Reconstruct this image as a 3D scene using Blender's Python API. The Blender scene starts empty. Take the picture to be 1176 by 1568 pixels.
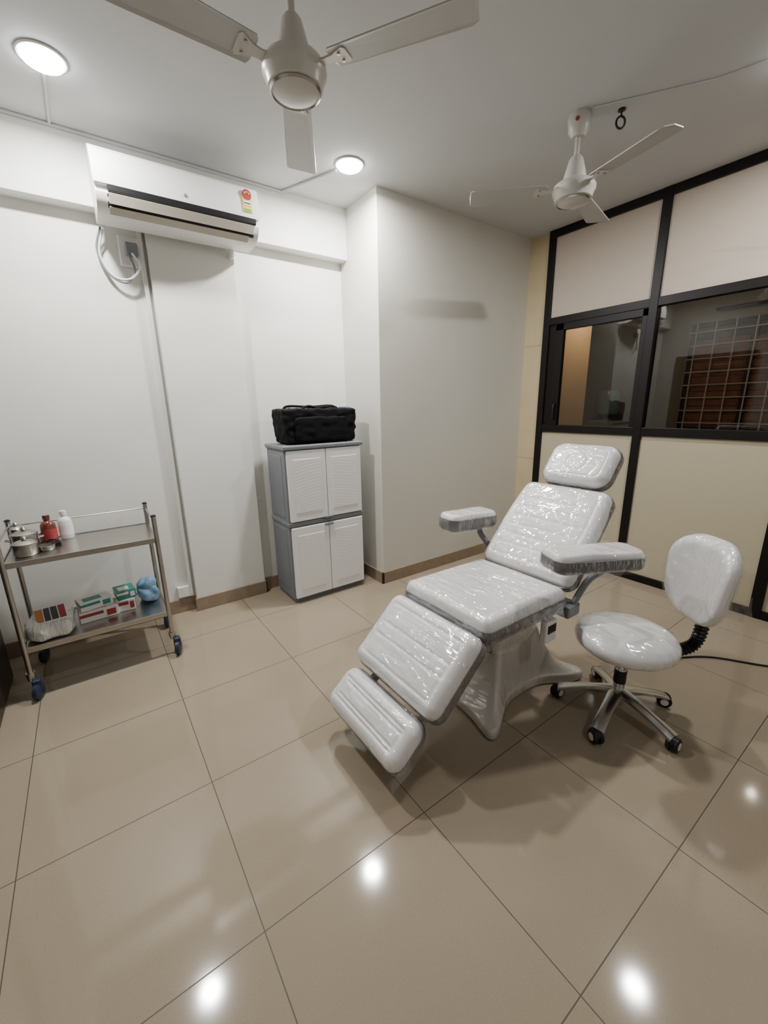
import bpy, bmesh, math, random
from mathutils import Vector, Matrix, noise as mnoise
random.seed(3)
pi=math.pi
# ------------------------------------------------------------------ materials
def new_mat(name):
    m=bpy.data.materials.new(name); m.use_nodes=True
    nt=m.node_tree; b=nt.nodes['Principled BSDF']
    return m,nt,b
def mat(name,col,rough=.5,metal=0,var=.04,scale=6,bump=0,bscale=60,coat=0,dist=.002,spec=.5,trans=0,ior=1.45):
    m,nt,b=new_mat(name); N=nt.nodes; L=nt.links
    tc=N.new('ShaderNodeNewGeometry')
    no=N.new('ShaderNodeTexNoise'); no.inputs['Scale'].default_value=scale; no.inputs['Detail'].default_value=4
    L.new(tc.outputs['Position'],no.inputs['Vector'])
    r=N.new('ShaderNodeValToRGB')
    r.color_ramp.elements[0].position=.3; r.color_ramp.elements[1].position=.7
    c0=[max(0,c*(1-var)) for c in col]; c1=[min(1,c*(1+var)) for c in col]
    r.color_ramp.elements[0].color=(*c0,1); r.color_ramp.elements[1].color=(*c1,1)
    L.new(no.outputs['Fac'],r.inputs['Fac']); L.new(r.outputs['Color'],b.inputs['Base Color'])
    b.inputs['Roughness'].default_value=rough; b.inputs['Metallic'].default_value=metal
    b.inputs['Coat Weight'].default_value=coat; b.inputs['Coat Roughness'].default_value=.08
    b.inputs['Specular IOR Level'].default_value=spec
    b.inputs['Transmission Weight'].default_value=trans; b.inputs['IOR'].default_value=ior
    if bump:
        n2=N.new('ShaderNodeTexNoise'); n2.inputs['Scale'].default_value=bscale; n2.inputs['Detail'].default_value=3
        L.new(tc.outputs['Position'],n2.inputs['Vector'])
        bp=N.new('ShaderNodeBump'); bp.inputs['Strength'].default_value=bump; bp.inputs['Distance'].default_value=dist
        L.new(n2.outputs['Fac'],bp.inputs['Height']); L.new(bp.outputs['Normal'],b.inputs['Normal'])
    return m
def emit(name,col,s):
    m,nt,b=new_mat(name)
    b.inputs['Emission Color'].default_value=(*col,1); b.inputs['Emission Strength'].default_value=s
    b.inputs['Base Color'].default_value=(*col,1)
    return m
def math_node(nt,op,a,b=None,c=None):
    n=nt.nodes.new('ShaderNodeMath'); n.operation=op
    for i,v in enumerate((a,b,c)):
        if v is None: continue
        if isinstance(v,(int,float)): n.inputs[i].default_value=v
        else: nt.links.new(v,n.inputs[i])
    return n.outputs[0]
def tile_mat():
    m,nt,b=new_mat('floor_vitrified_tile'); N=nt.nodes; L=nt.links
    g=N.new('ShaderNodeNewGeometry'); s=N.new('ShaderNodeSeparateXYZ'); L.new(g.outputs['Position'],s.inputs[0])
    def edge(o,off):
        f=math_node(nt,'FRACT',math_node(nt,'DIVIDE',math_node(nt,'SUBTRACT',o,off-6.0),.6))
        d=math_node(nt,'SUBTRACT',.5,math_node(nt,'ABSOLUTE',math_node(nt,'SUBTRACT',f,.5)))
        return math_node(nt,'MULTIPLY',d,.6)
    d=math_node(nt,'MINIMUM',edge(s.outputs[0],.19),edge(s.outputs[1],.895))
    gr=math_node(nt,'LESS_THAN',d,.0016)
    n1=N.new('ShaderNodeTexNoise'); n1.inputs['Scale'].default_value=1.3; n1.inputs['Detail'].default_value=3
    L.new(g.outputs['Position'],n1.inputs['Vector'])
    n2=N.new('ShaderNodeTexNoise'); n2.inputs['Scale'].default_value=160; n2.inputs['Detail'].default_value=2
    L.new(g.outputs['Position'],n2.inputs['Vector'])
    mixv=math_node(nt,'ADD',math_node(nt,'MULTIPLY',n1.outputs['Fac'],.6),math_node(nt,'MULTIPLY',n2.outputs['Fac'],.4))
    r=N.new('ShaderNodeValToRGB'); r.color_ramp.elements[0].position=.35; r.color_ramp.elements[1].position=.65
    r.color_ramp.elements[0].color=(.290,.236,.170,1); r.color_ramp.elements[1].color=(.335,.276,.203,1)
    L.new(mixv,r.inputs['Fac'])
    mx=N.new('ShaderNodeMix'); mx.data_type='RGBA'
    L.new(gr,mx.inputs[0]); L.new(r.outputs['Color'],mx.inputs[6]); mx.inputs[7].default_value=(.07,.055,.04,1)
    L.new(mx.outputs[2],b.inputs['Base Color'])
    L.new(math_node(nt,'ADD',.075,math_node(nt,'MULTIPLY',gr,.4)),b.inputs['Roughness'])
    b.inputs['Specular IOR Level'].default_value=.36
    bp=N.new('ShaderNodeBump'); bp.inputs['Strength'].default_value=.5; bp.inputs['Distance'].default_value=.001
    L.new(math_node(nt,'SUBTRACT',1,gr),bp.inputs['Height']); L.new(bp.outputs['Normal'],b.inputs['Normal'])
    return m
def wrap_mat(name,col,strength=.55,sc=9,stretch=(1,1,1),dif=.0,cr=.07):
    m,nt,b=new_mat(name); N=nt.nodes; L=nt.links
    tc=N.new('ShaderNodeTexCoord')
    hs=[]
    for rot,st in ((.6,(3.2,.5,1)),(-.8,(3.6,.6,1)),(1.5,(2.6,.45,1))):
        mp=N.new('ShaderNodeMapping'); mp.inputs['Scale'].default_value=(st[0]*stretch[0],st[1]*stretch[1],st[2]); mp.inputs['Rotation'].default_value=(0,0,rot)
        L.new(tc.outputs['Object'],mp.inputs['Vector'])
        n=N.new('ShaderNodeTexNoise'); n.inputs['Scale'].default_value=sc*.55; n.inputs['Detail'].default_value=2
        n.inputs['Distortion'].default_value=.5; L.new(mp.outputs[0],n.inputs['Vector'])
        hs.append(math_node(nt,'POWER',math_node(nt,'MAXIMUM',0,math_node(nt,'SUBTRACT',1,math_node(nt,'ABSOLUTE',math_node(nt,'MULTIPLY',math_node(nt,'SUBTRACT',n.outputs['Fac'],.5),7)))),2.2))
    rid=math_node(nt,'ADD',math_node(nt,'ADD',hs[0],hs[1]),hs[2])
    bp=N.new('ShaderNodeBump'); bp.inputs['Strength'].default_value=strength; bp.inputs['Distance'].default_value=.010
    L.new(rid,bp.inputs['Height'])
    L.new(bp.outputs['Normal'],b.inputs['Coat Normal'])
    if dif:
        bp2=N.new('ShaderNodeBump'); bp2.inputs['Strength'].default_value=dif; bp2.inputs['Distance'].default_value=.006
        L.new(rid,bp2.inputs['Height']); L.new(bp2.outputs['Normal'],b.inputs['Normal'])
    b.inputs['Base Color'].default_value=(*col,1); b.inputs['Roughness'].default_value=.4
    b.inputs['Coat Weight'].default_value=1; b.inputs['Coat Roughness'].default_value=cr; b.inputs['Coat IOR'].default_value=1.65
    return m
def film_mat(name='clear_plastic_film',body=.10,base=.10,rough=.1,bump=.6):
    m,nt,b=new_mat(name); N=nt.nodes; L=nt.links
    tr=N.new('ShaderNodeBsdfTransparent'); gl=N.new('ShaderNodeBsdfGlossy'); gl.inputs['Roughness'].default_value=rough
    gl.inputs['Color'].default_value=(1,1,1,1)
    df=N.new('ShaderNodeBsdfDiffuse'); df.inputs['Color'].default_value=(.85,.87,.9,1)
    if bump:
        n=N.new('ShaderNodeTexNoise'); n.inputs['Scale'].default_value=14; n.inputs['Detail'].default_value=2; n.inputs['Distortion'].default_value=1.5
        g=N.new('ShaderNodeNewGeometry'); L.new(g.outputs['Position'],n.inputs['Vector'])
        bp=N.new('ShaderNodeBump'); bp.inputs['Strength'].default_value=bump; bp.inputs['Distance'].default_value=.012
        L.new(n.outputs['Fac'],bp.inputs['Height']); L.new(bp.outputs['Normal'],gl.inputs['Normal'])
    lw=N.new('ShaderNodeLayerWeight'); lw.inputs['Blend'].default_value=.25
    fac=math_node(nt,'ADD',math_node(nt,'MULTIPLY',lw.outputs['Facing'],.16),base)
    m1=N.new('ShaderNodeMixShader'); m1.inputs[0].default_value=body; L.new(tr.outputs[0],m1.inputs[1]); L.new(df.outputs[0],m1.inputs[2])
    m2=N.new('ShaderNodeMixShader'); L.new(fac,m2.inputs[0]); L.new(m1.outputs[0],m2.inputs[1]); L.new(gl.outputs[0],m2.inputs[2])
    L.new(m2.outputs[0],N['Material Output'].inputs['Surface'])
    return m
def pane_mat():
    m,nt,b=new_mat('window_glass'); N=nt.nodes; L=nt.links
    tr=N.new('ShaderNodeBsdfTransparent'); tr.inputs['Color'].default_value=(.74,.77,.77,1)
    gl=N.new('ShaderNodeBsdfGlossy'); gl.inputs['Roughness'].default_value=.01
    fr=N.new('ShaderNodeFresnel'); fr.inputs['IOR'].default_value=1.5
    m2=N.new('ShaderNodeMixShader'); L.new(fr.outputs[0],m2.inputs[0]); L.new(tr.outputs[0],m2.inputs[1]); L.new(gl.outputs[0],m2.inputs[2])
    L.new(m2.outputs[0],N['Material Output'].inputs['Surface'])
    return m
def rosette_mat(name,col):
    m,nt,b=new_mat(name); N=nt.nodes; L=nt.links
    tc=N.new('ShaderNodeTexCoord'); w=N.new('ShaderNodeTexWave'); w.wave_type='RINGS'; w.rings_direction='SPHERICAL'
    w.inputs['Scale'].default_value=14; w.inputs['Distortion'].default_value=1; L.new(tc.outputs['Object'],w.inputs['Vector'])
    bp=N.new('ShaderNodeBump'); bp.inputs['Strength'].default_value=.15; bp.inputs['Distance'].default_value=.0015
    L.new(w.outputs['Fac'],bp.inputs['Height']); L.new(bp.outputs['Normal'],b.inputs['Normal'])
    b.inputs['Base Color'].default_value=(*col,1); b.inputs['Roughness'].default_value=.45
    return m

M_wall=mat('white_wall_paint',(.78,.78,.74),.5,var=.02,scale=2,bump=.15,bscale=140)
M_wallb=mat('low_bounce_wall_paint',(.40,.39,.37),.6,var=.03,scale=2)  # for unseen walls, kept darker than the white ones to cut bounced fill
M_wallc=mat('cream_wall_paint',(.66,.64,.575),.55,var=.02,scale=2,bump=.15,bscale=140)
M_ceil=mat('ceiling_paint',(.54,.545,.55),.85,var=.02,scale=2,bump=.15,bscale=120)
M_floor=tile_mat()
M_skirt=mat('skirting_tile',(.29,.22,.155),.3,var=.08,scale=20)
M_black=mat('black_aluminium_frame',(.007,.005,.005),.4,var=.1,spec=.3)
M_panelU=mat('beige_laminate',(.52,.445,.37),.5,var=.03,scale=90,bump=.2,bscale=300)
M_panelL=mat('cream_laminate',(.47,.42,.30),.5,var=.03,scale=90,bump=.2,bscale=300)
M_ytile=mat('yellow_tile',(.52,.43,.27),.35,var=.05,scale=5)
M_glass=pane_mat()
M_grout=mat('grout',(.3,.26,.2),.8)
M_wood=mat('dark_wood',(.03,.018,.014),.4,var=.3,scale=12)
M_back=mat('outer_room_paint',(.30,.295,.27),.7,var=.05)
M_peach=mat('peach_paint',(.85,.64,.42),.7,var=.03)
M_vinyl=wrap_mat('plastic_wrapped_white_vinyl',(.76,.75,.755),.6,9)
M_grey=wrap_mat('plastic_wrapped_grey_vinyl',(.10,.10,.11),.7,14,dif=.3)
M_wbase=wrap_mat('plastic_wrapped_white_shell',(.56,.53,.49),.45,7)
M_wplas=mat('white_plastic',(.80,.80,.78),.35,var=.01)
M_fan=mat('fan_enamel',(.56,.54,.50),.3,var=.02)
M_fanb=mat('fan_blade_enamel',(.44,.435,.42),.45,var=.03)
M_gplas=mat('grey_plastic',(.19,.205,.225),.45,var=.03)
M_mech=mat('beige_mechanism_enamel',(.42,.39,.35),.4,var=.03)
M_door=mat('white_door_plastic',(.84,.84,.84),.4,var=.01,bump=.2,bscale=120)
M_ros=rosette_mat('embossed_door_plastic',(.83,.83,.83))
M_blk=mat('black_plastic',(.010,.010,.011),.35,var=.1)
M_fabric=mat('black_fabric',(.004,.004,.005),.8,var=.3,scale=30,bump=.5,bscale=400,spec=.2)
M_steel=mat('stainless_steel',(.48,.46,.43),.28,1,var=.06,scale=20)
M_chrome=mat('chrome',(.75,.75,.75),.12,1,var=.02)
M_alu=mat('polished_aluminium',(.62,.63,.64),.22,1,var=.04)
M_brown=mat('amber_bottle',(.13,.025,.015),.15,var=.1,coat=1)
M_red=mat('red_print',(.36,.045,.05),.4,var=.05)
M_teal=mat('teal_print',(.04,.26,.23),.4)
M_blue=mat('blue_cloth',(.20,.36,.56),.5,var=.25,scale=30,bump=.5,bscale=60,coat=.6)
M_white=mat('white_card',(.8,.79,.76),.5)
M_bag=wrap_mat('clear_bagged_cotton',(.78,.77,.74),.9,14,dif=.3)
M_yel=mat('yellow_print',(.75,.6,.08),.5)
M_green=mat('green_print',(.12,.40,.10),.5)
M_orange=mat('orange_print',(.55,.22,.06),.5)
M_dprint=mat('dark_print',(.06,.06,.07),.35)
M_lens=emit('downlight_lens',(.97,.985,1),55)
M_film=film_mat('loose_clear_film',.03,.10,.10,.6)
M_film2=film_mat('tight_clear_film',.0,.055,.07,0)
M_louv=mat('champagne_louvre',(.46,.42,.35),.35)
M_pine=mat('brown_blind',(.26,.10,.05),.6,var=.2,scale=14)
M_grill=mat('cream_grille',(.66,.60,.50),.5)
M_jug=mat('blue_water_jug',(.20,.30,.34),.25,var=.05)
M_caster=mat('navy_caster',(.02,.03,.06),.4)
M_water=mat('clear_bottle',(.75,.78,.8),.15,var=.02,coat=1)

# ------------------------------------------------------------------ helpers
def root(name,loc=(0,0,0)):
    e=bpy.data.objects.new(name,None); e.empty_display_size=.1; e.location=loc
    bpy.context.collection.objects.link(e); return e
def mk(name,V,F,m,parent=None,smooth=False,M=None,origin=None):
    me=bpy.data.meshes.new(name)
    if M is not None: V=[M@Vector(v) for v in V]
    V=[Vector(v) for v in V]
    o=bpy.data.objects.new(name,me)
    loc=Vector(origin) if origin is not None else (Vector(parent.location) if parent else Vector((0,0,0)))
    if parent is None and origin is None:
        loc=sum(V,Vector())/len(V)
    me.from_pydata([v-loc for v in V],[],F); me.update()
    bm=bmesh.new(); bm.from_mesh(me); bmesh.ops.recalc_face_normals(bm,faces=bm.faces); bm.to_mesh(me); bm.free()
    if m: me.materials.append(m)
    if smooth:
        for p in me.polygons: p.use_smooth=True
    bpy.context.collection.objects.link(o)
    if parent:
        o.parent=parent; o.location=loc-Vector(parent.location)
    else: o.location=loc
    return o
def box(name,lo,hi,m,parent=None,bev=0,M=None,seg=2):
    bm=bmesh.new()
    lo=Vector(lo); hi=Vector(hi); c=(lo+hi)/2; s=hi-lo
    bmesh.ops.create_cube(bm,size=1,matrix=Matrix.Translation(c)@Matrix.Diagonal((*s,1)))
    if bev: bmesh.ops.bevel(bm,geom=list(bm.edges),offset=bev,segments=seg,profile=.5,affect='EDGES')
    bm.verts.index_update()
    V=[v.co.copy() for v in bm.verts]; F=[[v.index for v in f.verts] for f in bm.faces]; bm.free()
    o=mk(name,V,F,m,parent,False,M)
    return o
def smooth_auto(o,ang=40):
    me=o.data
    for p in me.polygons: p.use_smooth=True
    bm=bmesh.new(); bm.from_mesh(me)
    for e in bm.edges:
        if len(e.link_faces)==2 and e.calc_face_angle(0)>math.radians(ang): e.smooth=False
    bm.to_mesh(me); bm.free(); return o
def tube(name,pts,r,m,parent=None,seg=12,closed=False):
    pts=[Vector(p) for p in pts]; n=len(pts)
    rs=r if isinstance(r,(list,tuple)) else [r]*n
    V=[];F=[]; up=None
    for i,p in enumerate(pts):
        if closed: t=(pts[(i+1)%n]-pts[i-1]).normalized()
        else: t=(pts[min(i+1,n-1)]-pts[max(i-1,0)]).normalized()
        if up is None:
            up=Vector((0,0,1)) if abs(t.z)<.9 else Vector((1,0,0))
        a=(up-t*up.dot(t)).normalized(); b=t.cross(a); up=a
        for k in range(seg):
            th=2*pi*k/seg; V.append(p+(a*math.cos(th)+b*math.sin(th))*rs[i])
    for i in range(n if closed else n-1):
        for k in range(seg):
            j=(i+1)%n
            F.append([i*seg+k,i*seg+(k+1)%seg,j*seg+(k+1)%seg,j*seg+k])
    if not closed:
        F.append(list(range(seg))); F.append([(n-1)*seg+k for k in range(seg)])
    return smooth_auto(mk(name,V,F,m,parent),50)
def bez(pts,n=8):
    P=[Vector(p) for p in pts]; P=[P[0]*2-P[1]]+P+[P[-1]*2-P[-2]]; out=[]
    for i in range(1,len(P)-2):
        for k in range(n):
            t=k/n; a,b,c,d=P[i-1],P[i],P[i+1],P[i+2]
            out.append(.5*((2*b)+(c-a)*t+(2*a-5*b+4*c-d)*t*t+(3*b-a-3*c+d)*t**3))
    out.append(P[-2]); return out
def lathe(name,prof,c,m,parent=None,seg=40,M=None,ang=35):
    V=[];F=[]; n=len(prof)
    for (r,z) in prof:
        for k in range(seg):
            th=2*pi*k/seg; V.append(Vector((r*math.cos(th),r*math.sin(th),z)))
    for i in range(n-1):
        for k in range(seg): F.append([i*seg+k,i*seg+(k+1)%seg,(i+1)*seg+(k+1)%seg,(i+1)*seg+k])
    F.append(list(range(seg))); F.append([(n-1)*seg+k for k in range(seg)])
    T=Matrix.Translation(Vector(c)); 
    if M is not None: T=T@M
    o=mk(name,V,F,m,parent,False,T)
    bm=bmesh.new(); bm.from_mesh(o.data); bmesh.ops.remove_doubles(bm,verts=bm.verts,dist=1e-5); bm.to_mesh(o.data); bm.free()
    return smooth_auto(o,ang)
def extr(name,poly,axis,a,b,m,parent=None,ang=30):
    def P(p,t):
        return Vector((t,p[0],p[1])) if axis=='x' else Vector((p[0],t,p[1])) if axis=='y' else Vector((p[0],p[1],t))
    n=len(poly); V=[P(p,a) for p in poly]+[P(p,b) for p in poly]
    F=[[i,(i+1)%n,(i+1)%n+n,i+n] for i in range(n)]+[list(range(n)),list(range(n,2*n))]
    return smooth_auto(mk(name,V,F,m,parent),ang)
def sdrr(x,y,hl,hw,r):
    qx=abs(x)-(hl-r); qy=abs(y)-(hw-r)
    return -(math.hypot(max(qx,0),max(qy,0))+min(max(qx,qy),0)-r)
def rr_outline(hl,hw,r,n=10):
    out=[]
    for cx,cy,a0 in ((hl-r,hw-r,0),(-(hl-r),hw-r,90),(-(hl-r),-(hw-r),180),(hl-r,-(hw-r),270)):
        for k in range(n+1):
            a=math.radians(a0+90*k/n); out.append((cx+r*math.cos(a),cy+r*math.sin(a)))
    return out
def sq2rr(sx,sy,hl,hw,r):
    m=max(abs(sx),abs(sy))
    if m<1e-6: return 0,0
    x,y=sx*hl,sy*hw
    bx,by=sx/m*hl,sy/m*hw
    lo,hi=0,1
    for _ in range(18):
        t=(lo+hi)/2
        if sdrr(bx*t,by*t,hl,hw,r)>0: lo=t
        else: hi=t
    k=lo; w=m**6
    f=1*(1-w)+k*w
    return x*f,y*f
def crease(x,y,s):
    """sharp directional folds of shrink film"""
    c=0
    for ang,fr,am in ((.5,7,1),(-.7,9,.8),(1.4,11,.6),(2.4,14,.45)):
        u=x*math.cos(ang+s)+y*math.sin(ang+s); v=-x*math.sin(ang+s)+y*math.cos(ang+s)
        n=mnoise.noise(Vector((u*fr*1.7,v*fr*.35,s*7+fr)))
        c+=am*max(0,1-abs(n)*6.5)**1.6
    return c
fseed=[0]
def cushion(name,L,W,r,M,parent,mw,mg,tw=.05,tg=.055,R=.045,groove=None,n=72,wfun=None,film=True):
    def zz(x,y):
        d=max(0,sdrr(x,y,L/2,W/2,r)); q=max(0,1-d/R)
        z=-R*(1-math.sqrt(max(0,1-q*q)))
        return z,d
    def grid(nn,fz,off=0):
        V=[];F=[]
        for i in range(nn+1):
            for j in range(nn+1):
                x,y=sq2rr(2*i/nn-1,2*j/nn-1,L/2,W/2,r)
                z,d=zz(x,y); z=fz(x,y,z,d)
                V.append((x*(1+off),y*(1+off),z))
        for i in range(nn):
            for j in range(nn):
                a=i*(nn+1)+j; F.append([a,a+1,a+nn+2,a+nn+1])
        ring=[i*(nn+1) for i in range(nn+1)]+[nn*(nn+1)+j for j in range(1,nn+1)]+[i*(nn+1)+nn for i in range(nn-1,-1,-1)]+[j for j in range(nn-1,0,-1)]
        return V,F,ring
    def fz(x,y,z,d):
        if groove: z-=groove(x,y,d)
        return z+.004*math.cos(x/L*pi)*math.cos(y/W*pi)+.0015*mnoise.noise(Vector((x*9,y*9,L)))
    def fzf(x,y,z,d): return z+.004*math.cos(x/L*pi)*math.cos(y/W*pi)
    V,F,ring=grid(n,fz)
    base=len(V); q=len(ring)
    for k in ring: V.append((V[k][0]*.995,V[k][1]*.995,-tw-.012))
    for k in range(q): F.append([ring[k],ring[(k+1)%q],base+(k+1)%q,base+k])
    if wfun: V=[(x,y*wfun(x),z) for x,y,z in V]
    o=mk(name+'_cushion',V,F,mw,parent,True,M)
    if film:
        fseed[0]+=1; s=fseed[0]*.37
        V,F,ring=grid(120 if L>.3 else 80,lambda x,y,z,d: fzf(x,y,z,d)+.003+.0035*crease(x,y,s),.006)
        q=len(ring); prev=ring; tt=tw+tg
        for lv in range(1,5):
            b0=len(V); f=lv/4
            for k in ring:
                x,y,_=V[k]; w=mnoise.noise(Vector((x*22,y*22,f*2+s)))*.009
                rr=math.hypot(x,y); g=1+(.010+w*.8)/max(.05,rr)*1.0
                V.append((x*g,y*g,-R-(tt-R+.004)*f+.006*mnoise.noise(Vector((x*15,y*15,s)))*f))
            cur=list(range(b0,b0+q))
            for k in range(q): F.append([prev[k],prev[(k+1)%q],cur[(k+1)%q],cur[k]])
            prev=cur
        if wfun: V=[(x,y*wfun(x),z) for x,y,z in V]
        mk(name+'_clear_film',V,F,M_film2,parent,True,M)
    V=[];F=[]; levels=[(0.004,-tw),(0.006,-tw-.008),(0.006,-tw-tg+.02),(-.006,-tw-tg+.005),(-.03,-tw-tg)]
    for off,z in levels:
        for x,y in rr_outline(L/2+off,W/2+off,max(.01,r+off)): V.append((x,y*(wfun(x) if wfun else 1),z))
    c=len(V)//len(levels)
    for i in range(len(levels)-1):
        for k in range(c): F.append([i*c+k,i*c+(k+1)%c,(i+1)*c+(k+1)%c,(i+1)*c+k])
    F.append(list(range(c))); F.append([(len(levels)-1)*c+k for k in range(c)])
    s=mk(name+'_shell',V,F,mg,parent,False,M); smooth_auto(s,50)
    return o
def seg_matrix(p0,p1,yc):
    a=math.atan2(p1[1]-p0[1],p1[0]-p0[0]); c=((p0[0]+p1[0])/2,(p0[1]+p1[1])/2)
    Mx=Matrix(((math.cos(a),0,-math.sin(a),c[0]),(0,1,0,yc),(math.sin(a),0,math.cos(a),c[1]),(0,0,0,1)))
    return Mx,math.hypot(p1[0]-p0[0],p1[1]-p0[1])

# ------------------------------------------------------------------ room
CZ=2.87; XB=3.53; YA=3.13; XL=-.60; YN=-1.4; XO=6.0; YO=3.4
box('floor',(XL-.1,YN-.1,-.1),(XO+.1,YO+.1,0),M_floor)
box('ceiling',(XL-.1,YN-.1,CZ),(XO+.1,YO+.1,CZ+.1),M_ceil)
box('wall_back',(XL-.1,YA,0),(XB+.06,YA+.1,CZ),M_wall)
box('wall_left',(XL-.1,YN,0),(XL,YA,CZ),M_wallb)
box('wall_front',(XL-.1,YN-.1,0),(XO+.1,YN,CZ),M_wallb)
box('wall_back_pilaster',(.475,3.075,0),(.99,YA+.01,2.56),M_wall,bev=.004)
box('wall_back_beam',(XL,3.03,2.53),(1.85,YA+.01,CZ+.01),M_wall,bev=.004)
box('wall_back_column',(1.84,2.625,0),(XB+.06,YA+.01,CZ+.01),M_wallc,bev=.006,seg=3)
def skirt(name,lo,hi): box(name,lo,hi,M_skirt,bev=.003)
skirt('baseboard_back',(XL,YA-.012,0),(.475,YA+.005,.1))
skirt('baseboard_pilaster',(.463,3.063,0),(1.002,3.08,.1))
skirt('baseboard_pilaster_return',(.99,3.063,0),(1.002,YA,.1))
skirt('baseboard_recess',(.99,YA-.012,0),(1.84,YA+.005,.1))
skirt('baseboard_column_side',(1.828,2.613,0),(1.845,YA,.1))
skirt('baseboard_column',(1.828,2.613,0),(XB,2.63,.1))
skirt('baseboard_left',(XL-.002,YN,0),(XL+.012,1.88,.1))
box('wall_right_tile_strip',(XB,2.425,0),(XB+.06,2.63,CZ),M_ytile)
for z in (.92,1.96):
    box('trim_1' if z<1 else 'trim_2',(XB-.001,2.425,z),(XB+.01,2.625,z+.004),M_grout)
P=root('wall_right_partition',(XB,1.5,0))
x0,x1=XB-.012,XB+.05
def fr(n,ya,yb,za,zb,dx=0): box(n,(x0-dx,ya,za),(x1,yb,zb),M_black,P,bev=.003)
posts=[(2.365,2.425),(1.49,1.55),(.585,.65),(-.33,-.27),(YN,YN+.06)]
for i,(a,b) in enumerate(posts): fr(f'post_{i+1}',a,b,0,CZ,.004)
fr('top_rail',YN,2.42,2.81,CZ); fr('transom_rail',YN,2.42,2.115,2.175); fr('sill_rail',YN,2.42,1.185,1.25); fr('bottom_rail',YN,2.42,0,.06)
for i in range(4):
    yb=posts[i][0]; ya=posts[i+1][1]
    box(f'upper_panel_{i+1}',(XB+.005,ya,2.17),(XB+.03,yb,2.82),M_panelU,P)
    box(f'lower_panel_{i+1}',(XB+.005,ya,.055),(XB+.03,yb,1.19),M_panelL,P)
    box(f'glass_pane_{i+1}',(XB+.018,ya,1.245),(XB+.024,yb,2.12),M_glass,P)
box('sash_stile_far',(XB-.006,2.225,1.25),(XB+.035,2.305,2.115),M_black,P,bev=.003)
box('sash_fill_far',(XB+.004,2.30,1.25),(XB+.03,2.37,2.115),M_black,P)
box('sash_stile_near',(XB-.006,1.55,1.25),(XB+.035,1.59,2.115),M_black,P,bev=.003)
box('sash_head',(XB-.006,1.55,2.06),(XB+.035,2.3,2.12),M_black,P,bev=.003)
tube('sash_handle',bez([(XB-.006,2.25,1.30),(XB-.03,2.25,1.32),(XB-.03,2.25,1.42),(XB-.006,2.25,1.44)],5),.008,M_blk,P)
# outer room
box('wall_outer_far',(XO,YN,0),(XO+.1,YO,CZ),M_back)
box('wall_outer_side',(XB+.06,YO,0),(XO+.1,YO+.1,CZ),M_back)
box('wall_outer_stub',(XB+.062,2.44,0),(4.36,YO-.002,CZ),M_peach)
W=root('window_1',(XO,1.35,1.7))
wy0,wy1,wz0,wz1=.35,2.12,1.08,2.3
for n,lo,hi in (('frame_top',(XO-.05,wy0,wz1-.05),(XO,wy1,wz1)),('frame_bottom',(XO-.05,wy0,wz0),(XO,wy1,wz0+.05)),
                ('frame_l',(XO-.05,wy1-.05,wz0),(XO,wy1,wz1)),('frame_r',(XO-.05,wy0,wz0),(XO,wy0+.05,wz1)),('mullion',(XO-.05,1.5,wz0),(XO,1.56,wz1))):
    box(n,lo,hi,M_black,W)
for k in range(14):
    z=wz0+.06+k*.082
    box(f'blind_slat_{k}',(XO-.022,wy0+.05,z),(XO-.008,wy1-.05,z+.07),M_pine if k<12 else M_black,W)
for k in range(8): box(f'grille_h_{k}',(XO-.07,wy0,wz0+.1+k*.145),(XO-.055,wy1,wz0+.112+k*.145),M_grill,W)
for k in range(10): box(f'grille_v_{k}',(XO-.072,wy0+.08+k*.18,wz0),(XO-.06,wy0+.092+k*.18,wz1),M_grill,W)
R_=root('curtain_rod',(XO-.1,1.2,2.42))
tube('rod',[(XO-.08,.2,2.42),(XO-.08,1.9,2.42)],.018,M_blk,R_)
for y in (.4,1.75): tube('bracket_%d'%int(y*10),[(XO-.08,y,2.42),(XO,y,2.42)],.012,M_blk,R_)
D=root('water_dispenser',(5.45,2.74,0))
box('body',(5.30,2.59,0),(5.60,2.89,1.22),M_back,D,bev=.02)
lathe('jug',[(0,.0),(.05,.0),(.05,.04),(.13,.08),(.14,.11),(.135,.14),(.14,.17),(.135,.2),(.14,.23),(.14,.33),(.12,.37),(0,.38)],(5.45,2.74,1.22),M_jug,D)
Dr=root('door_1',(XL+.03,2.4,0))
box('door_leaf',(XL+.004,1.9,.004),(XL+.05,2.88,2.1),M_wood,Dr,bev=.004)
box('door_panel_upper',(XL+.04,2.03,1.1),(XL+.06,2.75,1.95),M_wood,Dr,bev=.008)
box('door_panel_lower',(XL+.04,2.03,.2),(XL+.06,2.75,.95),M_wood,Dr,bev=.008)
tube('door_handle',[(XL+.05,1.98,1.02),(XL+.1,1.98,1.02),(XL+.1,2.08,1.02)],.009,M_steel,Dr)
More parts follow.
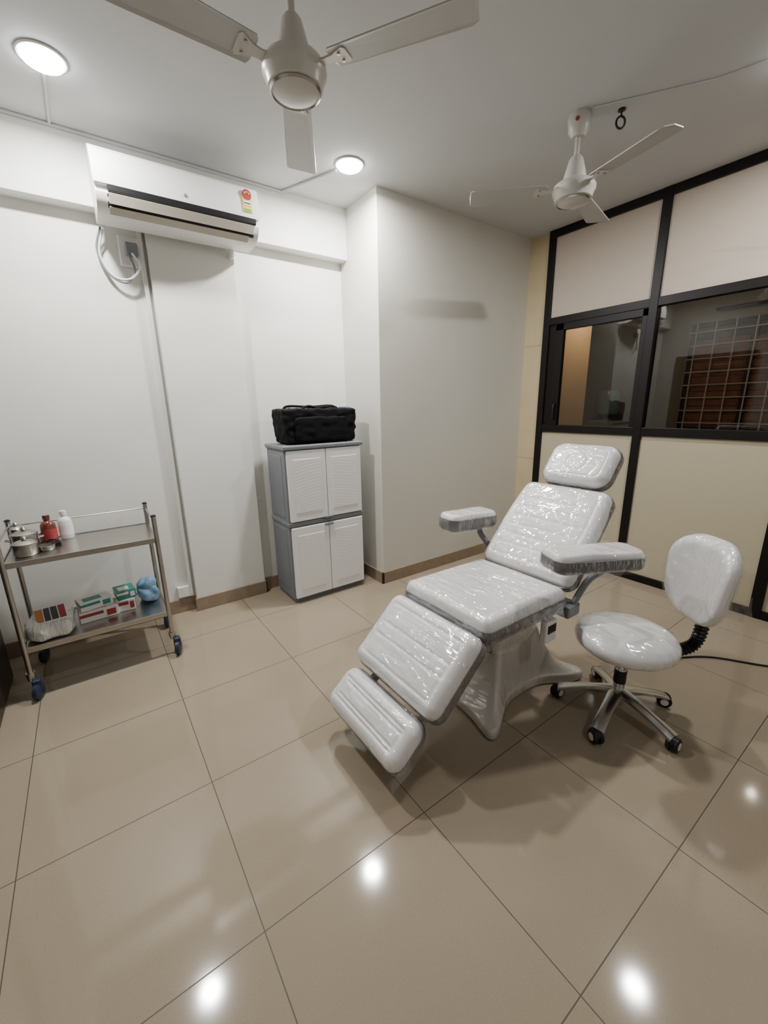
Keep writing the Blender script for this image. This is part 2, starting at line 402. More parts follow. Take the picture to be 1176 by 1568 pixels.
# ------------------------------------------------------------------ lights
def downlight(x,y,power):
    o=root('ceiling_downlight' ,(x,y,CZ))
    lathe('rim',[(.074,-.001),(.088,-.001),(.089,-.004),(.084,-.008),(.076,-.008),(.074,-.004)],(x,y,CZ),M_wplas,o)
    lathe('lens',[(0,-.002),(.075,-.002),(.075,-.012),(.070,-.020),(.058,-.027),(.04,-.031),(0,-.033)],(x,y,CZ),M_lens,o,ang=60)
    l=bpy.data.lights.new('lamp','AREA'); l.shape='DISK'; l.size=.11; l.energy=power; l.color=(1,.985,.95)
    lo=bpy.data.objects.new('lamp',l); bpy.context.collection.objects.link(lo); lo.parent=o; lo.location=(0,0,-.038)
for (x,y,p) in [(.10,2.53,36),(1.56,2.50,46),(2.71,.66,25),(1.3,-.8,6)]: downlight(x,y,p)  # last one is an added, unseen weak fill behind the camera
def bulb(x,y,e,col,drop=.12):
    o=root('outer_room_unseen_lamp',(x,y,CZ))
    lathe('ceiling_rose',[(.0,0),(.05,0),(.05,-.015),(.0,-.02)],(x,y,CZ),M_wplas,o)
    if drop>.2: tube('cord',[(x,y,CZ-.02),(x,y,CZ-drop+.05)],.004,M_blk,o)
    lathe('shade',[(.012,.09),(.10,.04),(.105,.036),(.012,.082)],(x,y,CZ-drop),M_gplas,o)
    l=bpy.data.lights.new('lamp_bulb','POINT'); l.energy=e; l.color=col; l.shadow_soft_size=.03
    lo=bpy.data.objects.new('lamp_bulb',l); bpy.context.collection.objects.link(lo); lo.parent=o; lo.location=(0,0,-drop)
bulb(4.12,2.08,14,(1,.68,.40),.45); bulb(5.1,.6,7,(1,.82,.66),.3)  # both out of view; second added only to brighten the window grille
# ------------------------------------------------------------------ ceiling fans
def fan(x,y,a0,logo=False,bl=.605):
    o=root('ceiling_fan',(x,y,CZ))
    c=(x,y,0)
    lathe('canopy',[(0,CZ),(.05,CZ),(.055,CZ-.02),(.05,CZ-.07),(.032,CZ-.1),(0,CZ-.1)],c,M_fan,o)
    tube('downrod',[(x,y,CZ-.05),(x,y,2.60)],.0125,M_fan,o)
    lathe('lower_cup',[(0,2.69),(.022,2.69),(.034,2.675),(.05,2.62),(.058,2.585),(.058,2.57),(0,2.57)],c,M_fan,o)
    lathe('motor',[(0,2.578),(.07,2.576),(.098,2.562),(.108,2.545),(.108,2.532),(.102,2.52),(.096,2.505),(.092,2.49),(.08,2.485),(0,2.485)],c,M_fan,o)
    lathe('bottom_dish',[(.0,2.468),(.03,2.469),(.06,2.474),(.078,2.482),(.082,2.49),(0,2.49)],c,M_fan,o)
    lathe('trim_ring',[(.081,2.492),(.087,2.484),(.081,2.478),(.076,2.484)],c,M_steel,o)
    if logo:
        lathe('badge',[(0,0),(.010,0),(.010,.003),(0,.003)],(x-.048,y-.02,CZ-.04),M_red,o,M=Matrix.Rotation(math.radians(-157),4,'Z')@Matrix.Rotation(pi/2,4,'Y'))
    for k in range(3):
        a=math.radians(a0+120*k)
        T=Matrix.Translation((x,y,2.545))@Matrix.Rotation(a,4,'Z')@Matrix.Rotation(math.radians(9),4,'X')
        pts=[(.09,-.022),(.12,-.016),(.15,-.02),(.19,-.04),(.2,-.03),(.2,.03),(.19,.04),(.15,.02),(.12,.016),(.09,.022)]
        V=[(p[0],p[1],.0) for p in pts]+[(p[0],p[1],-.006) for p in pts]; n=len(pts)
        F=[[i,(i+1)%n,(i+1)%n+n,i+n] for i in range(n)]+[list(range(n)),list(range(n,2*n))]
        mk(f'blade_arm_{k+1}',V,F,M_fan,o,False,T)
        pts=[(.15,-.052),(bl-.025,-.068),(bl-.005,-.057),(bl,0),(bl-.005,.057),(bl-.025,.068),(.15,.052),(.14,.035),(.14,-.035)]
        V=[(p[0],p[1],.005+(-2*p[1]*p[1])) for p in pts]+[(p[0],p[1],.001+(-2*p[1]*p[1])) for p in pts]; n=len(pts)
        F=[[i,(i+1)%n,(i+1)%n+n,i+n] for i in range(n)]+[list(range(n)),list(range(n,2*n))]
        mk(f'blade_{k+1}',V,F,M_fanb,o,False,T)
        for s in (-.02,.02):
            lathe(f'screw_{k+1}',[(0,-.009),(.005,-.009),(.005,0),(0,0)],(0,0,0),M_steel,o,seg=10,M=T@Matrix.Translation((.175,s,-.002)))
fan(.765,1.555,63,bl=.61); fan(2.31,1.47,15,True,.54)
H=root('ceiling_hook',(2.45,1.33,CZ))
lathe('plate',[(0,0),(.018,0),(.018,-.006),(0,-.008)],(2.45,1.33,CZ),M_blk,H,seg=20)
tube('shank',[(2.45,1.33,CZ),(2.45,1.33,CZ-.03)],.004,M_blk,H)
R1=Vector((.816,-.578,0))
tube('ring',[Vector((2.45,1.33,CZ-.055))+R1*(.022*math.cos(t*2*pi/20))+Vector((0,0,.026*math.sin(t*2*pi/20))) for t in range(20)],.005,M_blk,H,closed=True)
tube('ceiling_conduit_trim',[(.1,2.62,CZ-.005),(.1,3.03,CZ-.005)],.007,M_ceil)
tube('ceiling_conduit_trim.001',[(1.52,2.59,CZ-.005),(1.34,3.02,CZ-.007)],.008,M_ceil)
tube('ceiling_conduit_trim.002',[(XL,3.02,CZ-.007),(1.34,3.02,CZ-.007)],.008,M_ceil)
tube('ceiling_conduit_trim.003',[(2.6,.98,CZ-.004),(2.68,.75,CZ-.004)],.005,M_ceil)
tube('ceiling_conduit_trim.004',[(2.31,1.4,CZ-.004),(2.6,.98,CZ-.004)],.005,M_ceil)
# ------------------------------------------------------------------ AC
A=root('air_conditioner',(.655,3.03,2.6))
ax0,ax1=.235,1.075
poly=[(3.03,2.735),(2.86,2.735),(2.825,2.728),(2.808,2.71),(2.80,2.66),(2.797,2.60),(2.80,2.565),(2.812,2.562),(2.812,2.535),(2.803,2.53),(2.815,2.50),(2.84,2.475),(2.88,2.458),(2.93,2.45),(3.03,2.45)]
extr('body',poly,'x',ax0,ax1,M_wplas,A)
poly2=[(2.855,2.742),(2.822,2.735),(2.800,2.715),(2.790,2.66),(2.787,2.60),(2.790,2.566),(2.80,2.566),(2.80,2.60),(2.85,2.73)]
extr('front_panel',poly2,'x',ax0-.004,ax1+.004,M_wplas,A)
extr('black_band',[(2.790,2.566),(2.790,2.540),(2.796,2.535),(2.82,2.535),(2.82,2.566)],'x',ax0+.055,ax1-.02,M_blk,A)
extr('air_slot',[(2.803,2.526),(2.83,2.475),(2.86,2.475),(2.83,2.53)],'x',ax0+.05,ax1-.03,M_blk,A)
extr('louvre',[(2.790,2.527),(2.812,2.486),(2.818,2.488),(2.797,2.531)],'x',ax0+.055,ax1-.035,M_louv,A)
extr('louvre_lower',[(2.822,2.474),(2.86,2.452),(2.865,2.458),(2.83,2.48)],'x',ax0+.055,ax1-.06,M_louv,A)
sx_=ax1-.067
box('sticker',(sx_-.028,2.784,2.592),(sx_+.028,2.793,2.672),M_yel,A)
lathe('sticker_dial',[(0,0),(.028,0),(.028,.003),(0,.003)],(sx_,2.7865,2.682),M_red,A,M=Matrix.Rotation(pi/2,4,'X'),seg=24)
for k in range(3): lathe(f'sticker_star_{k}',[(0,0),(.005,0),(.005,.002),(0,.002)],(sx_-.013+k*.013,2.7835,2.690+(.006 if k==1 else 0)),M_yel,A,M=Matrix.Rotation(pi/2,4,'X'),seg=8)
box('sticker_text',(sx_-.022,2.782,2.625),(sx_+.022,2.79,2.652),M_white,A)
box('sticker_print',(sx_-.018,2.7815,2.634),(sx_+.018,2.7895,2.640),M_dprint,A)
box('sticker_foot',(sx_-.022,2.782,2.598),(sx_+.022,2.79,2.608),M_green,A)
box('logo',(ax0+.42,2.783,2.592),(ax0+.432,2.79,2.606),M_gplas,A)
S=root('ac_power_socket',(.42,YA,2.36))
box('backplate',(.33,3.10,2.28),(.455,YA,2.44),M_wplas,S,bev=.006)
box('plug',(.36,3.06,2.33),(.425,3.105,2.40),M_gplas,S,bev=.008)
tube('cable',bez([(.39,3.06,2.34),(.42,3.05,2.27),(.36,3.06,2.20),(.28,3.08,2.21),(.23,3.10,2.32),(.26,3.06,2.44)],8),.006,M_wplas,S)
tube('cable_b',bez([(.37,3.07,2.34),(.39,3.06,2.25),(.34,3.07,2.18),(.26,3.09,2.22),(.22,3.10,2.34),(.25,3.06,2.45)],8),.006,M_gplas,S)
Cn=root('wall_conduit',(.455,3.11,1.2))
box('trunking',(.435,3.098,.12),(.458,YA,2.53),M_wall,Cn,bev=.003)
box('junction',(.36,3.10,.12),(.46,YA,.2),M_wall,Cn,bev=.004)
Pp=root('ac_drain_pipe',(.97,3.06,2.44))
tube('pipe',[(.965,3.03,2.47),(.965,3.045,2.42),(.965,3.08,2.42)],.017,M_wplas,Pp)
# ------------------------------------------------------------------ cabinet
K=root('storage_cabinet',(1.4,2.88,0))
cx0,cx1,cy0,cy1,ch=1.09,1.715,2.71,3.06,1.185
box('body',(cx0,cy0+.02,.03),(cx1,cy1,ch-.02),M_gplas,K,bev=.01)
for z0,z1,n in ((.1,.58,'lower'),(.66,1.12,'upper')):
    box('side_rib_'+n,(cx0-.004,cy0+.07,z0),(cx0+.01,cy1-.05,z1),M_gplas,K,bev=.006)
box('plinth',(cx0+.01,cy0+.03,0),(cx1-.01,cy1-.01,.04),M_gplas,K,bev=.004)
box('mid_belt',(cx0-.006,cy0+.005,.605),(cx1+.006,cy1,.635),M_gplas,K,bev=.005)
box('top_slab',(cx0-.012,cy0-.008,ch-.025),(cx1+.012,cy1+.005,ch+.005),M_gplas,K,bev=.008)
cm=(cx0+cx1)/2
for z0,z1,t in ((.045,.598,'lower'),(.642,1.155,'upper')):
    for xa,xb,s in ((cx0+.012,cm-.002,'left'),(cm+.002,cx1-.012,'right')):
        box(f'{t}_{s}_door',(xa,cy0-.004,z0),(xb,cy0+.022,z1),M_door,K,bev=.006)
        w=.042
        box(f'{t}_{s}_inset_panel',(xa+w,cy0-.007,z0+w+.02),(xb-w,cy0,z1-w-.02),M_ros,K,bev=.003)
    zz_=.598-.012 if t=='lower' else .642
    box(f'{t}_latch',(cm-.035,cy0-.014,zz_-.006),(cm+.035,cy0,zz_+.010),M_gplas,K,bev=.004)
# ------------------------------------------------------------------ duffel bag
B=root('black_duffel_bag',(1.41,2.88,1.19))
def blob(name,lo,hi,m,parent,e=.28,n=22,amp=.006,fr=7,M=None,seed=0,taper=0):
    lo=Vector(lo);hi=Vector(hi);c=(lo+hi)/2;h=(hi-lo)/2
    bm=bmesh.new(); bmesh.ops.create_cube(bm,size=2); bmesh.ops.subdivide_edges(bm,edges=bm.edges,cuts=n,use_grid_fill=True)
    V=[]
    bm.verts.index_update()
    for v in bm.verts:
        p=v.co; q=p.normalized()
        ex=2/e; s=(abs(p.x)**ex+abs(p.y)**ex+abs(p.z)**ex)**(1/ex)
        w=p/s
        P_=Vector((w.x*h.x,w.y*h.y,w.z*h.z))
        d=mnoise.noise(P_*fr*4+Vector((seed,0,0)))*amp
        P_.x*=1+taper*w.z; P_+=q*d
        P_=c+P_; P_.z=max(P_.z,lo.z)
        V.append(P_)
    F=[[v.index for v in f.verts] for f in bm.faces]; bm.free()
    return mk(name,V,F,m,parent,True,M)
blob('body',(1.13,2.76,1.19),(1.71,3.0,1.440),M_fabric,B,e=.14,amp=.012,taper=.035,n=26)
blob('front_pocket',(1.2,2.74,1.21),(1.62,2.80,1.38),M_fabric,B,e=.2,amp=.008,n=12)
tube('handle_front',bez([(1.27,2.77,1.36),(1.27,2.78,1.43),(1.33,2.80,1.455),(1.42,2.81,1.443),(1.52,2.80,1.452),(1.56,2.78,1.43),(1.57,2.77,1.36)],6),.009,M_fabric,B)
tube('handle_back',bez([(1.2,2.96,1.40),(1.22,2.93,1.455),(1.4,2.92,1.45),(1.6,2.93,1.455),(1.62,2.96,1.40)],6),.009,M_fabric,B)
box('badge',(1.60,2.80,1.436),(1.67,2.84,1.450),M_blue,B,bev=.003)
# ------------------------------------------------------------------ trolley
T=root('instrument_trolley',(-.1,2.8,0))
tx0,tx1,ty0,ty1=-.43,.235,2.585,2.99
for i,(x,y) in enumerate(((tx0,ty0),(tx1,ty0),(tx1,ty1),(tx0,ty1))):
    tube(f'post_{i+1}',[(x,y,.13),(x,y,.87)],.0125,M_steel,T,16)
    lathe(f'post_cap_{i+1}',[(0,0),(.014,0),(.014,.006),(.006,.01),(0,.01)],(x,y,.868),M_blk,T,seg=16)
    lathe(f'caster_stem_{i+1}',[(0,.10),(.016,.10),(.02,.13),(.02,.145),(0,.145)],(x,y,0),M_steel,T,seg=18)
    cxx=x+.018; cyy=y-.018
    box(f'caster_fork_{i+1}',(cxx-.019,cyy-.02,.045),(cxx+.019,cyy+.026,.108),M_caster,T,bev=.008)
    lathe(f'caster_wheel_{i+1}',[(0,-.014),(.036,-.014),(.044,-.009),(.044,.009),(.036,.014),(0,.014)],(cxx,cyy-.012,.044),M_caster,T,seg=28,M=Matrix.Rotation(math.radians(70),4,'Z')@Matrix.Rotation(pi/2,4,'X'))
for n,z in (('upper',.735),('lower',.275)):
    box(n+'_shelf',(tx0,ty0,z-.006),(tx1,ty1,z+.002),M_steel,T,bev=.001)
    box(n+'_lip_front',(tx0,ty0-.006,z-.022),(tx1,ty0+.003,z+.008),M_steel,T,bev=.002)
    box(n+'_lip_back',(tx0,ty1-.003,z-.022),(tx1,ty1+.006,z+.008),M_steel,T,bev=.002)
    box(n+'_lip_left',(tx0-.006,ty0,z-.022),(tx0+.003,ty1,z+.008),M_steel,T,bev=.002)
    box(n+'_lip_right',(tx1-.003,ty0,z-.022),(tx1+.006,ty1,z+.008),M_steel,T,bev=.002)
for i,(a,b) in enumerate((((tx0,ty1,.84),(tx1,ty1,.84)),((tx1,ty0,.84),(tx1,ty1,.84)),((tx0,ty0,.84),(tx0,ty1,.84)))):
    tube(f'guard_rail_{i+1}',[a,b],.005,M_steel,T)
zt=.738
def bottle(name,x,y,r,h,mb,mc,z=zt,label=None):
    o=root(name,(x,y,z))
    lathe('bottle_body',[(0,0),(r*.95,0),(r,.005),(r,h*.62),(r*.85,h*.72),(r*.4,h*.8),(r*.38,h*.86),(0,h*.86)],(x,y,z),mb,o,seg=28)
    lathe('cap',[(0,h*.84),(r*.48,h*.84),(r*.48,h),(0,h)],(x,y,z),mc,o,seg=24)
    if label: lathe('label',[(r*1.01,h*.15),(r*1.02,h*.15),(r*1.02,h*.5),(r*1.01,h*.5)],(x,y,z),label,o,seg=28)
bottle('amber_medicine_bottle',-.255,2.90,.036,.155,M_brown,M_brown,label=M_red)
bottle('clear_spray_bottle',-.18,2.94,.034,.16,M_water,M_wplas,label=M_white)
def pot(name,x,y,r,h,lid=False,m=M_steel,z=zt,handles=False):
    o=root(name,(x,y,z))
    lathe('bowl',[(0,0),(r*.9,0),(r,.008),(r,h),(r*1.06,h+.002),(r*1.06,h+.005),(r*.95,h+.005),(r*.94,.01),(0,.01)],(x,y,z),m,o,seg=32)
    if lid:
        lathe('lid',[(r*1.05,h+.004),(r*1.05,h+.009),(r*.6,h+.022),(0,h+.026)],(x,y,z),m,o,seg=32)
        lathe('knob',[(0,0),(.008,0),(.013,.012),(.008,.02),(0,.022)],(x,y,z+h+.022),m,o,seg=16)
    if handles:
        for s in (-1,1):
            tube(f'handle_{s}',bez([(x+s*r,y-.02,z+h*.7),(x+s*(r+.022),y-.012,z+h*.75),(x+s*(r+.022),y+.012,z+h*.75),(x+s*r,y+.02,z+h*.7)],5),.003,m,o)
pot('steel_instrument_canister',-.345,2.705,.052,.055,True); pot('steel_cooker_pot',-.355,2.84,.056,.075,True,handles=True); pot('kidney_dish',-.265,2.74,.036,.022)
pot('white_cup',-.315,2.945,.032,.05,m=M_wplas); pot('steel_gallipot',-.395,2.94,.03,.085,True)
o=root('black_forceps_case',(-.235,2.81,zt)); box('case',(-.275,2.79,zt),(-.205,2.835,zt+.02),M_blk,o,bev=.006); tube('strap',bez([(-.27,2.8,zt+.018),(-.245,2.8,zt+.04),(-.21,2.81,zt+.018)],6),.004,M_blk,o)
zl=.278
def carton(name,x,y,w,d,h,m1,m2,rot=0,z=zl):
    o=root(name,(x,y,z)); Mx=Matrix.Translation((x,y,z))@Matrix.Rotation(rot,4,'Z')
    box('carton_body',(-w/2,-d/2,0),(w/2,d/2,h),m1,o,bev=.002,M=Mx)
    box('printed_band',(-w/2-.001,-d/2-.001,h*.55),(w*.1,d/2+.001,h*.85),m2,o,M=Mx)
    box('label_text',(w*.18,-d/2-.0015,h*.2),(w*.42,-d/2+.001,h*.8),m2,o,M=Mx)
    box('top_print',(-w*.35,-d*.3,h-.001),(w*.2,d*.2,h+.0012),m2,o,M=Mx)
carton('glove_carton',-.105,2.79,.19,.13,.06,M_white,M_red,.1)
carton('gauze_carton',-.115,2.80,.16,.11,.05,M_white,M_teal,.22,zl+.063)
carton('syringe_carton',.042,2.82,.088,.14,.07,M_white,M_red,-.05)
carton('mask_carton',.040,2.82,.10,.12,.05,M_teal,M_white,.12,zl+.073)
o=root('blue_cloth_bundle',(.155,2.86,zl)); blob('cloth',(.11,2.76,zl),(.222,2.95,zl+.12),M_blue,o,e=.7,amp=.018,fr=5); blob('cloth_fold',(.115,2.77,zl+.07),(.21,2.9,zl+.15),M_blue,o,e=.8,amp=.018,fr=6,n=14,seed=4)
o=root('bagged_cotton_pack',(-.31,2.72,zl)); blob('cotton_bag',(-.425,2.60,zl),(-.212,2.86,zl+.09),M_bag,o,e=.5,amp=.016,n=18,fr=4)
Mx=Matrix.Translation((-.31,2.725,zl+.100))@Matrix.Rotation(.12,4,'Z')@Matrix.Rotation(.3,4,'X')
box('printed_pack',(-.070,-.065,-.01),(.068,.065,.006),M_white,o,bev=.003,M=Mx)
for k,(u0,u1,mm) in enumerate(((-.066,-.035,M_orange),(-.03,-.005,M_dprint),(0,.028,M_dprint),(.034,.062,M_red))):
    box(f'pack_print_{k}',(u0,-.055,.004),(u1,.055,.008),mm,o,M=Mx)
# ------------------------------------------------------------------ treatment chair
C=root('treatment_chair',(1.6,1.22,0)); yc=1.225
def gline(v,c,w=.005,dp=.0045): return dp*math.exp(-((v-c)/w)**2)
def g_calf(x,y,d): return gline(d,.055)+(gline(x,.03)+gline(x,-.03) if d>.06 else 0)
def g_back(x,y,d):
    s=gline(d,.055)
    if d>.06:
        for c in (-.15,-.09,-.03,.03,.09,.15): s+=gline(x,c)
    return s
def g_seat(x,y,d): return gline(d,.05,.005,.003)
def g_head(x,y,d): return gline(d,.045,.005,.003)+gline(math.hypot(x,y),.055,.005,.002)
def seat_part(name,p0,p1,W,r,g,tw=.05,tg=.055,gap=.006,wfun=None):
    Mx,L=seg_matrix(p0,p1,yc); return cushion(name,L-gap,W,r,Mx,C,M_vinyl,M_grey,tw,tg,groove=g,wfun=wfun)
seat_part('foot_rest',(.682,.165),(.842,.300),.51,.055,g_calf,tg=.035)
seat_part('calf_rest',(.850,.318),(1.122,.575),.55,.05,g_calf)
seat_part('seat',(1.165,.612),(1.74,.605),.54,.04,g_seat,tg=.07)
seat_part('backrest',(1.715,.615),(2.09,1.022),.54,.05,g_back,wfun=lambda x:1-.10*max(0,x/.28)**2)
seat_part('headrest',(2.095,1.035),(2.255,1.24),.38,.07,g_head)
box('seat_frame',(1.2,yc-.2,.445),(1.74,yc+.2,.482),M_mech,C,bev=.006)
box('under_tray',(1.28,yc-.15,.41),(1.68,yc+.15,.445),M_gplas,C,bev=.006)
def bar(n,a,b,w,m=M_mech,h=.03):
    a=Vector(a);b=Vector(b);t=(b-a);L=t.length;t.normalize()
    y=Vector((0,1,0)); nn=t.cross(y)
    Mx=Matrix(((t.x,y.x,nn.x,a.x),(t.y,y.y,nn.y,a.y),(t.z,y.z,nn.z,a.z),(0,0,0,1)))
    box(n,(0,-w/2,-h/2),(L,w/2,h/2),m,C,bev=.004,M=Mx)
for s in (-.17,.17):
    bar(f'calf_bar_{"l" if s<0 else "r"}',(1.22,yc+s,.44),(.86,yc+s,.18),.03)
    bar(f'back_bar_{"l" if s<0 else "r"}',(1.68,yc+s,.46),(2.12,yc+s,.93),.03)
for s in (-.05,.05): bar(f'head_bar_{"l" if s<0 else "r"}',(2.08,yc+s,.90),(2.25,yc+s,1.12),.02,M_steel,.015)
bar('lift_arm',(1.32,yc,.41),(1.6,yc,.22),.14,M_wbase,.06)
bar('actuator',(1.26,yc-.06,.42),(1.55,yc-.06,.22),.05,M_gplas,.05)
bar('rear_actuator',(1.95,yc,.70),(1.65,yc,.33),.05,M_mech,.05)
box('orange_label',(1.36,yc-.207,.448),(1.50,yc-.198,.478),M_orange,C)
box('control_box',(1.58,yc-.27,.36),(1.665,yc-.235,.47),M_wplas,C,bev=.008)
box('control_display',(1.592,yc-.273,.41),(1.653,yc-.268,.45),M_blk,C)
tube('control_cable',bez([(1.62,yc-.25,.47),(1.64,yc-.22,.50),(1.72,yc-.2,.46),(1.74,yc-.15,.30)],6),.005,M_blk,C)
bx,by=1.61,yc; V=[];F=[]; NS=144; NL=26
def foot_r(phi):
    c,s=abs(math.cos(phi)),abs(math.sin(phi))
    lo=0.01
    def inside(r):
        x,y=r*c,r*s
        hx=.375-.05*max(0,1-(y/.24)**2)
        hy=.145+.135*min(1,(x/.33))**2.4
        if x>hx or y>hy: return False
        dx=(x-(hx-.05))/.05; dy=(y-(hy-.05))/.05
        if dx>0 and dy>0 and dx*dx+dy*dy>1: return False
        return True
    for k in range(140):
        r=.01+.69*k/139
        if inside(r): lo=r
        else: break
    return lo
fr_=[foot_r(2*pi*k/NS) for k in range(NS)]
for _ in range(2): fr_=[(fr_[k-1]+2*fr_[k]+fr_[(k+1)%NS])/4 for k in range(NS)]
def col_r(phi):
    c,s=math.cos(phi),math.sin(phi); return 1/((abs(c)/.16)**4+(abs(s)/.115)**4)**.25
for i in range(NL+1):
    s=i/NL
    for k in range(NS):
        ph=2*pi*k/NS
        t=s**1.5
        rr=col_r(ph)*(1-t)+fr_[k]*t
        z=.055+.36*(1-s)**1.7
        V.append((bx+rr*math.cos(ph),by+rr*math.sin(ph),z))
for z,sc in ((.045,1.02),(.02,1.025),(.006,1.01)):
    for k in range(NS):
        ph=2*pi*k/NS; rr=fr_[k]*sc; V.append((bx+rr*math.cos(ph),by+rr*math.sin(ph),z))
n=NL+4
for i in range(n-1):
    for k in range(NS): F.append([i*NS+k,i*NS+(k+1)%NS,(i+1)*NS+(k+1)%NS,(i+1)*NS+k])
F.append(list(range(NS))); F.append([(n-1)*NS+k for k in range(NS)])
smooth_auto(mk('pedestal_shell',V,F,M_wbase,C),60)
for i,(dx,dy) in enumerate(((-.33,-.22),(-.33,.22),(.33,.22),(.33,-.22))):
    lathe(f'foot_pad_{i+1}',[(0,0),(.035,0),(.035,.012),(0,.012)],(bx+dx,by+dy,0),M_blk,C,seg=20)
for s,n,cx,cy,rot,LL,tg_ in ((-1,'near',1.69,.838,-24,.425,.06),(1,'far',1.755,1.62,-4,.34,.072)):
    Mx=Matrix.Translation((cx,cy,.842))@Matrix.Rotation(math.radians(rot),4,'Z')@Matrix.Rotation(math.radians(2),4,'Y')
    cushion('armrest_'+n,LL,.165,.05,Mx,C,M_vinyl,M_grey,.026,tg_,R=.022,n=30,wfun=lambda x:1-.18*math.exp(-((x+.03)/.09)**2))
    tube(f'arm_support_{n}',bez([(cx+.10,cy-.03*(s<0),.77),(1.84,cy-s*.02,.70),(1.84,yc+s*.30,.62),(1.78,yc+s*.27,.50)],6),.016,M_gplas,C)
    box(f'arm_bracket_{n}',(1.72,min(yc+s*.19,yc+s*.29),.45),(1.82,max(yc+s*.19,yc+s*.29),.51),M_gplas,C,bev=.008)
def film(name,parent,fn,nu=30,nv=20,amp=.010):
    V=[];F=[]
    for i in range(nu+1):
        for j in range(nv+1): 
            p=Vector(fn(i/nu,j/nv)); q=mnoise.noise_vector(p*14)*amp; V.append(p+q)
    for i in range(nu):
        for j in range(nv):
            a=i*(nv+1)+j; F.append([a,a+1,a+nv+2,a+nv+1])
    mk(name,V,F,M_film,parent,True)
film('loose_film_foot',C,lambda u,v:(.69+.08*u-.01*v,.955-.02*v,.15+.06*u-.03*v))
film('loose_film_arm',C,lambda u,v:(1.66+.14*u,.80-.06*u-.01*v,.77-.12*v*(.6+.4*math.sin(u*5))))
film('loose_film_seat',C,lambda u,v:(1.18+.5*u,.940-.012*v,.53-.07*v*(.6+.4*math.sin(u*7))))
# ------------------------------------------------------------------ stool
S=root('rolling_stool_with_backrest',(1.865,.735,0)); sx,sy=1.865,.735
def round_pad(film=False):
    V=[];F=[]; ns=96; prof=[(0,.457)]+[(.02*k,.458-.0001*k*k) for k in range(1,8)]+[(.155,.447),(.175,.440),(.190,.432),(.202,.421),(.209,.41),(.212,.395),(.207,.375),(.19,.358),(.15,.35),(.0,.348)]
    if film: prof=prof[:-2]
    for (r,z) in prof:
        for k in range(ns):
            a=2*pi*k/ns; x,y=r*math.cos(a),r*math.sin(a)
            e=0
            if film: e=.003+.005*crease(x,y,.9)+.003*mnoise.noise(Vector((x*20,y*20,z*20)))
            f=(1+e/max(.05,r)) if z<.44 else 1
            V.append((sx+x*f,sy+y*f,z+(e if z>.41 else 0)))
    for i in range(len(prof)-1):
        for k in range(ns): F.append([i*ns+k,i*ns+(k+1)%ns,(i+1)*ns+(k+1)%ns,(i+1)*ns+k])
    return V,F
V,F=round_pad(); mk('seat_cushion',V,F,M_vinyl,S,True)
V,F=round_pad(True); mk('seat_clear_film',V,F,M_film2,S,True)
lathe('seat_plate',[(0,.35),(.09,.35),(.09,.335),(.03,.325),(0,.325)],(sx,sy,0),M_blk,S)
lathe('gas_lift',[(0,.34),(.014,.34),(.014,.24),(.025,.24),(.025,.12),(.032,.115),(.032,.06),(0,.06)],(sx,sy,0),M_chrome,S,seg=28)
lathe('lift_sleeve',[(.0,.235),(.027,.235),(.027,.17),(0,.17)],(sx,sy,0),M_blk,S,seg=28)
for i,a in enumerate((189,262,333,45,118)):
    a=math.radians(a); u=Vector((math.cos(a),math.sin(a),0)); w=Vector((-u.y,u.x,0)); c0=Vector((sx,sy,0))
    V=[];F=[]; NP=10
    for k in range(NP+1):
        t=k/NP; r=.02+.24*t; z=.125-.045*t-.02*t*t; hw=.032-.004*math.sin(pi*t)-.002*t; th=.024-.008*t
        for (sw,sz) in ((-1,-1),(-1,.4),(-.5,1),(.5,1),(1,.4),(1,-1)):
            V.append(c0+u*r+w*(hw*sw)+Vector((0,0,z+th*.5*sz)))
    for k in range(NP):
        for q in range(6): F.append([k*6+q,k*6+(q+1)%6,(k+1)*6+(q+1)%6,(k+1)*6+q])
    F.append([0,1,2,3,4,5]); F.append([NP*6+q for q in range(6)])
    smooth_auto(mk(f'star_leg_{i+1}',V,F,M_alu,S),50)
    p=c0+u*.248
    tube(f'caster_stem_{i+1}',[p+Vector((0,0,.035)),p+Vector((0,0,.07))],.007,M_steel,S)
    q=p+u*.012
    ax=Matrix.Rotation(a+.9+i*.8,4,'Z')@Matrix.Rotation(pi/2,4,'X')
    for sg in (-1,1):
        lathe(f'caster_wheel_{i+1}_{"a" if sg<0 else "b"}',[(0,-.009),(.026,-.009),(.032,-.004),(.032,.004),(.026,.009),(0,.009)],(q.x,q.y,.032),M_blk,S,seg=26,M=ax@Matrix.Translation((0,0,sg*.014)))
        lathe(f'caster_hub_{i+1}_{"a" if sg<0 else "b"}',[(.010,-.010),(.017,-.010),(.017,.010),(.010,.010)],(q.x,q.y,.032),M_white,S,seg=22,M=ax@Matrix.Translation((0,0,sg*.0145)))
    lathe(f'caster_hood_{i+1}',[(0,-.009),(.024,-.009),(.024,.009),(0,.009)],(q.x,q.y,.038),M_blk,S,seg=22,M=ax)
bd=Vector((.83,-.557,0)).normalized(); bw=Vector((-bd.y,bd.x,0))
c0=Vector((sx,sy,0))
pts=bez([c0+Vector((0,0,.335)),c0+bd*.12+Vector((0,0,.325)),c0+bd*.24+Vector((0,0,.325)),c0+bd*.325+Vector((0,0,.355)),c0+bd*.35+Vector((0,0,.45)),c0+bd*.345+Vector((0,0,.60))],12)
rs=[.026+.0035*(1 if i%2 else -1) for i in range(len(pts))]
tube('back_bracket',pts,rs,M_blk,S,16)
bc=c0+bd*.325+Vector((0,0,.675)); tilt=math.radians(7)
hh,hw=.195,.172
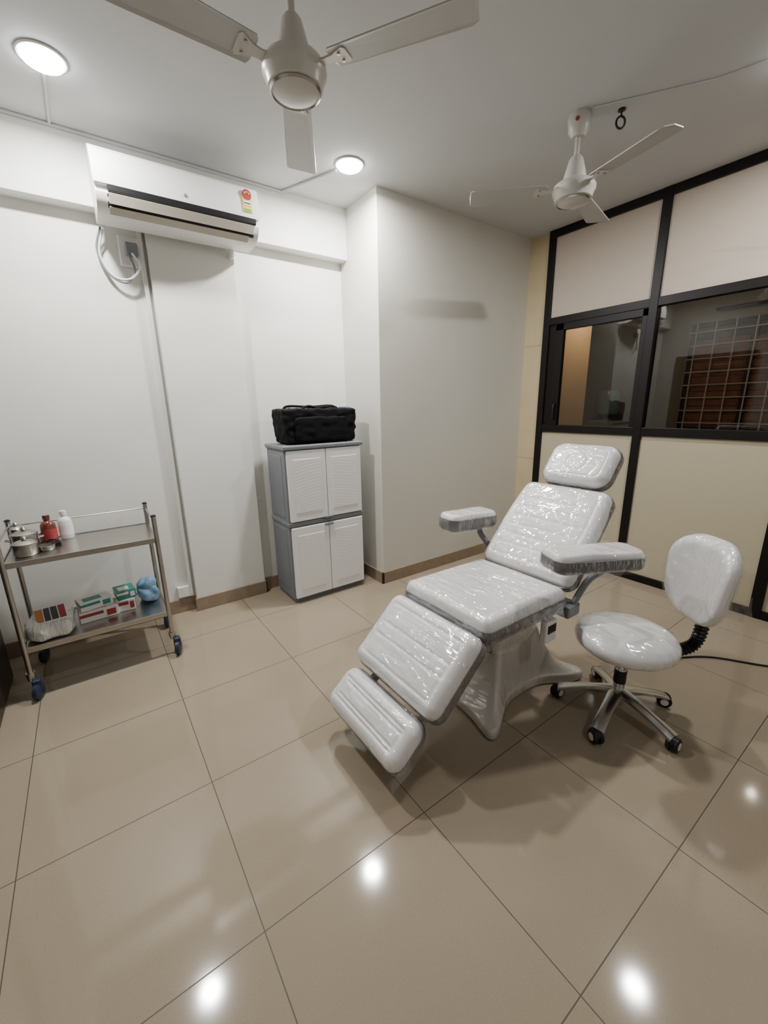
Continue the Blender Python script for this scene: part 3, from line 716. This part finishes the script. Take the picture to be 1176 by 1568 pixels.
def bpad(film=False):
    V=[];F=[]; n=60
    for side in ((1,-1)):
        for i in range(n+1):
            for j in range(n+1):
                yy,xx=sq2rr(2*i/n-1,2*j/n-1,hh,hw,.135)
                d=max(0,sdrr(yy,xx,hh,hw,.135)); q=max(0,1-d/.05); th=.040*math.sqrt(max(0,1-q*q))
                if film: th+=.004+.007*crease(xx,yy,2.2+side)
                wd=(1+.12*yy/hh)*(1.015 if film else 1)
                lx=xx*wd; bend=-1.5*lx*lx
                V.append(bc+bw*lx+Vector((0,0,1))*yy*(1.01 if film else 1)+bd*(bend+side*th+yy*math.tan(tilt)))
        b0=0 if side==1 else (n+1)**2
        for i in range(n):
            for j in range(n):
                a=b0+i*(n+1)+j; F.append([a,a+1,a+n+2,a+n+1])
    return V,F
for fl,nm,mm in ((False,'backrest_cushion',M_vinyl),(True,'backrest_clear_film',M_film2)):
    V,F=bpad(fl); o=mk(nm,V,F,mm,S,True)
    if not fl:
        bm=bmesh.new(); bm.from_mesh(o.data); bmesh.ops.remove_doubles(bm,verts=bm.verts,dist=.0004); bmesh.ops.recalc_face_normals(bm,faces=bm.faces); bm.to_mesh(o.data); bm.free()
film('loose_film_back',S,lambda u,v:tuple(bc+bw*(-.15+.03*u)+bd*(-.02+.14*u)+Vector((0,0,-.04-.22*v+.03*math.sin(u*7)*v))),amp=.02)
film('loose_film_leg',S,lambda u,v:tuple(c0+bd*(.03+.10*u)+bw*(-.06-.03*v)+Vector((0,0,.14-.06*v))),nu=14,nv=10)
tube('floor_power_cable',bez([(2.42,.80,.006),(2.6,.72,.006),(2.75,.61,.006),(2.89,.40,.006),(3.1,.15,.006),(3.45,.0,.006)],10),.005,M_blk)
# ------------------------------------------------------------------ world + camera
w=bpy.data.worlds.new('world'); bpy.context.scene.world=w; w.use_nodes=True
w.node_tree.nodes['Background'].inputs[0].default_value=(.05,.05,.06,1); w.node_tree.nodes['Background'].inputs[1].default_value=.3
a=math.radians(35.3); th=math.radians(14.5); roll=.018
Rv=Vector((math.cos(a),-math.sin(a),0)); Fv=Vector((math.sin(a)*math.cos(th),math.cos(a)*math.cos(th),-math.sin(th))); Uv=Rv.cross(Fv)
X=(Rv-roll*Uv).normalized(); Z=-Fv; Y=Z.cross(X)
cam=bpy.data.cameras.new('camera'); co=bpy.data.objects.new('camera',cam); bpy.context.collection.objects.link(co)
co.matrix_world=Matrix(((X.x,Y.x,Z.x,0),(X.y,Y.y,Z.y,0),(X.z,Y.z,Z.z,1.45),(0,0,0,1)))
cam.sensor_fit='VERTICAL'; cam.sensor_height=36; cam.sensor_width=27; cam.lens=630/1568*36; cam.clip_start=.02
bpy.context.scene.camera=co
